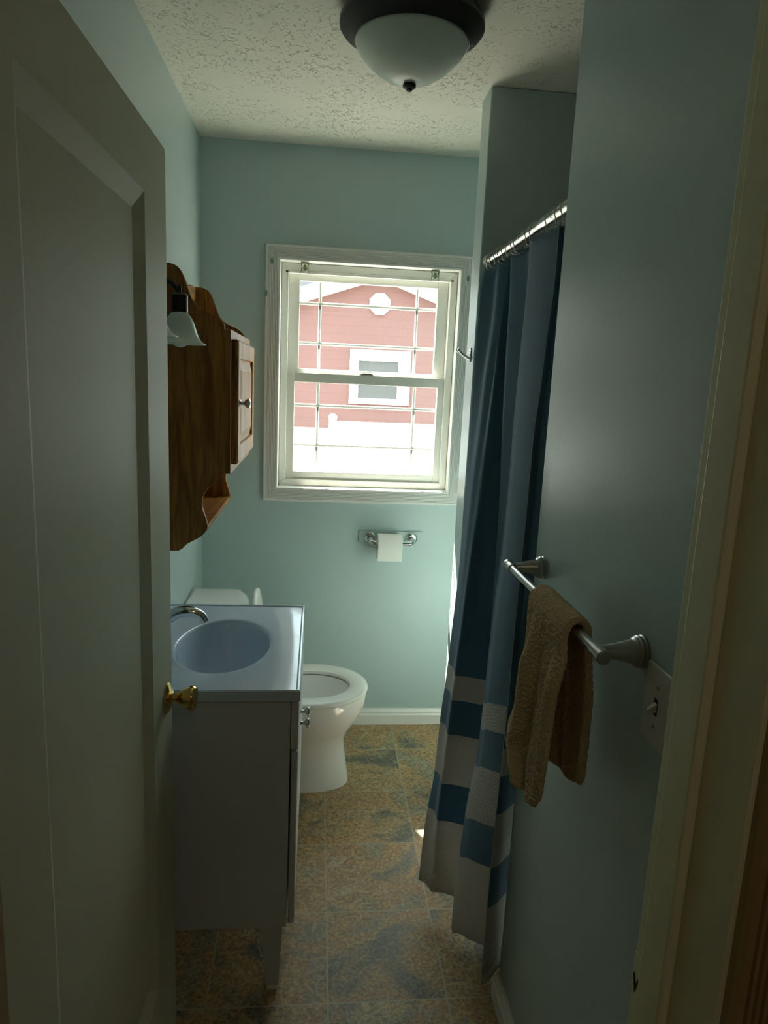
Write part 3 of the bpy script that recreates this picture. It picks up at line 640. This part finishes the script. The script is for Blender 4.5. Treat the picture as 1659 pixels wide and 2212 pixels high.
def cloth_grid(bm, uvl, cols, u0):
    C_ = np.stack(cols, 1)         # level, column, 3
    m_ = (C_[:, :, 1] < YA0+.010) & (C_[:, :, 0] > XR-.012)   # keep clear of the near wall block and partition
    C_[:, :, 1] = np.where(m_, YA0+.010, C_[:, :, 1]); C_[:, :, 1] = np.minimum(C_[:, :, 1], YA1-.008)
    SUB = 6; fine = []; nc = C_.shape[1]
    for j in range(nc-1):
        p0, p1, p2, p3 = C_[:, max(j-1, 0)], C_[:, j], C_[:, j+1], C_[:, min(j+2, nc-1)]
        for k in range(SUB):
            t_ = k/SUB; fine.append(.5*((2*p1)+(p2-p0)*t_+(2*p0-5*p1+4*p2-p3)*t_*t_+(3*p1-p0-3*p2+p3)*t_**3)*.6+.4*(p1*(1-t_)+p2*t_))
    fine.append(C_[:, -1]); G = np.stack(fine, 1)
    U = u0+np.concatenate([[0], np.cumsum(np.linalg.norm(np.diff(G[LV//2], axis=0), axis=1))])
    vv = [[bm.verts.new(G[i, j]) for j in range(G.shape[1])] for i in range(LV)]
    for i in range(LV-1):
        for j in range(G.shape[1]-1):
            f = bm.faces.new((vv[i][j], vv[i+1][j], vv[i+1][j+1], vv[i][j+1]))
            for lp, (ii, jj) in zip(f.loops, ((i, j), (i+1, j), (i+1, j+1), (i, j+1))): lp[uvl].uv = (U[jj], G[ii, jj, 2]-G[-1, jj, 2])
    return vv
bm = NB(); uvl = bm.loops.layers.uv.new('UVMap')
va = cloth_grid(bm, uvl, cols, 0); vb = cloth_grid(bm, uvl, colsB, 2.0)
sc_t = thing('shower_curtain', (.46, 1.85, .1), 'long blue shower curtain with white waffle bands along the bottom', 'shower curtain')
o = obj('curtain_cloth', bm, 'curtain', sc_t, smooth=75)
md = o.modifiers.new('solid', 'SOLIDIFY'); md.thickness = .0016; md.offset = 0
# stitched edge seams
bm = NB()
for P in (E_,): tube(bm, [tuple(p) for p in (P[::3])+np.array([-.0012, -.0014, 0])], .0008, 6)
obj('side_hem', bm, 'curtain', sc_t, smooth=60)

bm = NB()
sb = thing('bounce_pan', (.93, 1.88, 0), 'added unseen white pan bouncing sunlight behind the striped curtain', 'bounce pan')  # unseen white pan, added so sunlight bounces back into the room
box(bm, .530, .600, YA0, YA1, 0, .06); box(bm, .600, 1.35, YA0, YA1, 0, .03); obj('bounce_slab', bm, 'china', sb, bevel=.004)
# hook on the partition end
hk = thing('robe_hook', (XR-.003, 2.312, 1.64), 'small chrome double robe hook on the shower partition end', 'hook')
bm = NB(); box(bm, XR-.0075, XR-.003, 2.302, 2.322, 1.622, 1.668); obj('back_plate', bm, 'chrome', hk, bevel=.002)
for dy in (-.010, .010):
    bm = NB(); tube(bm, spline([(XR-.005, 2.312, 1.632), (XR-.022, 2.312+dy*.7, 1.640), (XR-.040, 2.312+dy*1.2, 1.652), (XR-.050, 2.312+dy*1.4, 1.663)], 5), [.0045]*8+[.004]*8, 12); obj('prong', bm, 'chrome', hk, smooth=50)

# ------------------------------------------------------------------ toilet paper holder and roll
tp = thing('toilet_paper_holder', (.333, YD, .877), 'chrome toilet paper holder with aqua backing plate under the window', 'toilet paper holder')
bm = NB(); box(bm, .194, .472, YD-.010, YD, .856, .907); obj('backing_plate', bm, 'wall', tp, bevel=.002)
for x, s in ((.243, 1), (.424, -1)):
    bm = NB(); lathe(bm, (x, YD-.010, .878), (0, -1, 0), [(0, .0265), (.004, .0265), (.009, .022), (.010, .016), (.013, .0145)], 32)
    tube(bm, spline([(x, YD-.012, .878), (x, YD-.040, .874), (x+s*.002, YD-.056, .868), (x+s*.014, YD-.066, .866)], 5), .0115, 16); obj('post', bm, 'chrome', tp, smooth=45)
bm = NB(); lathe(bm, (.252, YD-.066, .866), (1, 0, 0), [(0, .0115), (.012, .0115), (.013, .0095), (.150, .0095), (.151, .0115), (.163, .0115)], 24); obj('roller', bm, 'chrome', tp, smooth=40)
roll = thing('toilet_paper_roll', (.321, YD-.066, .858), 'full white toilet paper roll on the chrome holder', 'toilet paper')
bm = NB(); rr_ = .054
lathe(bm, (.269, YD-.066, .8535), (1, 0, 0), [(0, .0205), (0, rr_-.002), (.002, rr_), (.102, rr_), (.104, rr_-.002), (.104, .0205), (0, .0205)], 56, close=False); obj('paper', bm, 'paper', roll, smooth=35)
bm = NB(); lathe(bm, (.2692, YD-.066, .8535), (1, 0, 0), [(0, .0204), (.1036, .0204), (.1036, .0195), (0, .0195), (0, .0204)], 32, close=False); obj('cardboard_tube', bm, 'card', roll, smooth=35)
bm = NB(); yf = YD-.066-rr_-.0006; loft(bm, [[Vector((x, yf+dy, z)) for x, z in ((.2695, .858), (.3725, .858))] + [Vector((x, yf+dy-.0008, z)) for x, z in ((.3725, .858), (.2695, .858))] for dy, z_ in ((0, 0),)][0:1]*1 + [[Vector((.2695, yf, .800)), Vector((.3725, yf, .800)), Vector((.3725, yf-.0008, .800)), Vector((.2695, yf-.0008, .800))]]); obj('loose_sheet', bm, 'paper', roll)

# ------------------------------------------------------------------ towel bar and towel
BX, BZ = .430, 1.162
tb = thing('towel_bar', (XR, 1.19, BZ), 'brushed steel towel bar with flared posts on the right wall', 'towel bar')
for y in (1.432, .955):
    bm = NB(); lathe(bm, (XR, y, BZ), (-1, 0, 0), [(0, .0255), (.003, .0255), (.005, .0235), (.007, .0245), (.010, .0245), (.012, .0225), (.014, .0225), (.018, .0185), (.040, .0135), (.062, .0095), (.072, .0085)], 40); obj('post', bm, 'steel', tb, smooth=32)
bm = NB(); lathe(bm, (BX, .928, BZ), (0, 1, 0), [(0, 0), (0, .0095), (.0015, .0115), (.012, .0115), (.013, .0105), (.040, .0105), (.041, .0082), (.491, .0082), (.492, .0105), (.519, .0105), (.520, .0115), (.531, .0115), (.5325, .0095), (.5325, 0)], 32); obj('bar', bm, 'steel', tb, smooth=32)
# towel: draped sheet built as a closed thick layer
def towel_mesh():
    bm = NB(); NVv, NU = 110, 44
    zf, zb = .835, .895
    Lf, Lb = BZ-zf, BZ-zb; Rb = .0150; Lt = Lf+PI*Rb+Lb
    grid = []
    for i in range(NVv+1):
        s = Lt*i/NVv; row = []
        if s < Lf: side_ = 0; d = Lf-s
        elif s < Lf+PI*Rb: side_ = 1; th = (s-Lf)/Rb
        else: side_ = 2; d = s-Lf-PI*Rb
        for j in range(NU+1):
            t_ = j/NU                                    # 0 near camera, 1 far
            if side_ == 0:
                k = min(1, d/.10); dd = d/Lf
                y0 = 1.035-.032*min(1, d/.05)+.024*dd+.003*math.sin(d*20); y1 = 1.218+.010*min(1, d/.2)+.040*math.exp(-((d-.265)/.040)**2)-.045*max(0, (dd-.82)/.18)
                edge = max(0, (dd-.90)/.10); sh = .016*edge**2
                y0 += sh; y1 -= sh*.9
                fold = .0105*math.sin(t_*PI*3.6+.5)*k+.004*math.sin(t_*PI*7+d*6)*k
                x = BX-Rb-.006-.012*k*math.sin(PI*t_)**.7-fold-.012*dd
                z = BZ-d+.016*edge*abs(2*t_-1)**4
            elif side_ == 1:
                y0, y1 = 1.035, 1.222; x = BX-Rb*math.cos(th)-.003*math.cos(th); z = BZ+Rb*math.sin(th)+.004*math.sin(th)
            else:
                k = min(1, d/.10); dd = d/Lb; edge = max(0, (dd-.88)/.12)
                y0 = 1.035-.030*min(1, d/.10)+.012*edge**2; y1 = 1.218-.06*dd
                x = BX+Rb+.003+.006*k*math.sin(PI*t_)+.003*math.sin(t_*PI*4)*k; z = BZ-d+.008*edge*abs(2*t_-1)**4-.028*t_*min(1, dd*1.2)
            y = y0+(y1-y0)*t_
            row.append(bm.verts.new((x, y, z)))
        grid.append(row)
    for i in range(NVv):
        for j in range(NU): bm.faces.new((grid[i][j], grid[i+1][j], grid[i+1][j+1], grid[i][j+1]))
    return bm
o = obj('hand_towel', towel_mesh(), 'towel', None, smooth=80)
tag(o, 'tan terry hand towel draped over the steel towel bar', 'towel')
md = o.modifiers.new('solid', 'SOLIDIFY'); md.thickness = .013; md.offset = 0; md.use_even_offset = False
md = o.modifiers.new('subsurf', 'SUBSURF'); md.levels = 2; md.render_levels = 2
tx = bpy.data.textures.new('pile', 'CLOUDS'); tx.noise_scale = .0042
md = o.modifiers.new('pile', 'DISPLACE'); md.texture = tx; md.strength = .0055; md.mid_level = .5; md.texture_coords = 'GLOBAL'
# smooth woven band across the front drape, above the hem
bm = NB()

# light switch
sw = thing('light_switch', (XR, .885, 1.10), 'white toggle light switch plate beside the door jamb', 'light switch')
bm = NB(); prism(bm, [(.850, 1.045), (.925, 1.045), (.925, 1.163), (.850, 1.163)], 'x', XR-.006, XR); obj('cover_plate', bm, 'plate', sw, bevel=.004, seg=3)
bm = NB(); prism(bm, [(.883, 1.092), (.893, 1.092), (.893, 1.117), (.883, 1.117)], 'x', XR-.0068, XR-.005); obj('slot', bm, 'black', sw)
bm = NB(); loft(bm, [[Vector((XR-.005, y, z)) for y, z in ((.884, 1.098), (.892, 1.098), (.892, 1.112), (.884, 1.112))], [Vector((XR-.019, y, z)) for y, z in ((.885, 1.093), (.891, 1.093), (.891, 1.101), (.885, 1.101))]]); obj('toggle', bm, 'plate', sw, bevel=.001)
for z in (1.134, 1.074):
    bm = NB(); lathe(bm, (XR-.0055, .888, z), (-1, 0, 0), [(0, .003), (.0012, .0028)], 12); obj('screw', bm, 'steel', sw)

# unseen glowing globe added behind the camera as warm fill for the doorway
hl = thing('hall_fill_globe', (.25, -.75, CE), 'added unseen hall globe filling the doorway with warm light', 'light')
q = NT('hall_fill_glow'); q.b.inputs['Emission Color'].default_value = (1, .86, .68, 1); q.b.inputs['Emission Strength'].default_value = HALL_W; M['lit'] = q.m
bm = NB(); lathe(bm, (.25, -.75, CE), (0, 0, -1), [(0, .10), (.03, .10), (.05, .11), (.09, .09), (.12, .04), (.125, 0)], 32); obj('globe', bm, 'lit', hl, smooth=50)

# ------------------------------------------------------------------ outdoors
GZ = -.85
bm = NB(); box(bm, -30, 30, 3.2, 45, GZ-.1, GZ); tag(obj('lawn', bm, 'lawn'), 'sunlit grass yard between the window and the fence', 'lawn', kind='stuff')
def fence_run(x0, x1, z1, label, y=10.0):
    t = thing('vinyl_fence', ((x0+x1)/2, y, GZ), label, 'fence')
    n_ = int((x1-x0)/.15); wd = (x1-x0)/n_
    bm = NB()
    for k in range(n_): box(bm, x0+k*wd+.002, x0+(k+1)*wd-.002, y-.012, y+.012, GZ+.05, z1-.05)
    obj('boards', bm, 'fence', t)
    bm = NB(); box(bm, x0, x1, y-.03, y+.03, z1-.06, z1); box(bm, x0, x1, y-.03, y+.03, GZ+.03, GZ+.16); obj('rail', bm, 'fence', t, bevel=.005)
fence_run(-3.2, .165, .845, 'lower left run of white vinyl fence behind the window')
fence_run(.275, 4.2, .955, 'higher right run of white vinyl fence behind the window')
t = thing('fence_post', (.22, 10.0, GZ), 'white vinyl fence post with a pyramid cap', 'post')
bm = NB(); box(bm, .167, .273, 9.947, 10.053, GZ, 1.0); obj('post_shaft', bm, 'fence', t, bevel=.004)
bm = NB(); loft(bm, [[Vector((.22+sx*r_, 10+sy*r_, z)) for sx, sy in ((-1, -1), (1, -1), (1, 1), (-1, 1))] for r_, z in ((.062, 1.0), (.062, 1.02), (.035, 1.045), (.003, 1.06))]); obj('cap', bm, 'fence', t)
HY = 17.0
hs = thing('neighbour_house', (1.3, HY+2, GZ), 'red sided house with white gable trim and small window across the yard', 'house')
pk = (1.377, 3.878); sl = .345
hx0, hx1 = -3.4, 6.2
def gz(x, d=0): return pk[1]-abs(x-pk[0])*sl+d
bm = NB(); prism(bm, [(hx0+.9, GZ), (hx1-.9, GZ), (hx1-.9, gz(hx1-.9)), pk, (hx0+.9, gz(hx0+.9))], 'y', HY, HY+7); obj('wall', bm, 'siding', hs)
bm = NB()
for x in (hx0, hx1): prism(bm, [(x, gz(x, .02)), pk and (pk[0], pk[1]+.02), (pk[0], pk[1]+.30), (x, gz(x, .30))], 'y', HY-.28, HY-.22)
for x in (hx0, hx1): prism(bm, [(x, gz(x, .0)), (pk[0], pk[1]+.0), (pk[0], pk[1]+.02), (x, gz(x, .02))], 'y', HY-.28, HY)
obj('gable_trim', bm, 'fence', hs)
bm = NB()
for x in (hx0, hx1): prism(bm, [(x, gz(x, .30)), (pk[0], pk[1]+.30), (pk[0], pk[1]+.34), (x, gz(x, .34))], 'y', HY-.3, HY+7.3)
obj('roof', bm, 'roof', hs)
vx, vz, vr = 1.40, 3.325, .245
bm = NB(); prism(bm, [(vx+vr/math.cos(PI/8)*math.cos(PI/8+k*PI/4), vz+vr/math.cos(PI/8)*math.sin(PI/8+k*PI/4)) for k in range(8)], 'y', HY-.05, HY); gv = obj('gable_vent', bm, 'fence', hs)
bm = NB()
for k in range(6): box(bm, vx-.15, vx+.15, HY-.062, HY-.05, vz-.15+k*.055, vz-.13+k*.055)
obj('louver', bm, M['clipg'], gv)
bm = NB(); wx0, wx1, wz0, wz1 = .74, 2.20, .98, 2.26
for q_ in ((wx0, .955, wz0, wz1), (1.90, wx1, wz0, wz1), (.955, 1.90, wz0, 1.12), (.955, 1.90, 2.00, wz1), (.955, 1.90, 1.50, 1.74)): box(bm, q_[0], q_[1], HY-.06, HY, q_[2], q_[3])
hw = obj('window_frame', bm, 'fence', hs)
bm = NB(); box(bm, .955, 1.90, HY-.02, HY-.004, 1.12, 2.00); obj('window_glass', bm, M['hglass'] if 'hglass' in M else mat('grey_house_glass', (.12, .118, .115), .6, spec=.15), hw)
# second roof far behind on the left
bm = NB()
prism(bm, [(-9, GZ), (-.08, GZ), (-.08, 5.3), (-2.5, 6.4), (-5, 6.6), (-9, 4.6)], 'y', 27, 34); far_h = obj('distant_house', bm, mat('grey_distant_roof', (.16, .16, .17), .9)); tag(far_h, 'grey roofed building behind the left end of the red house', 'house')
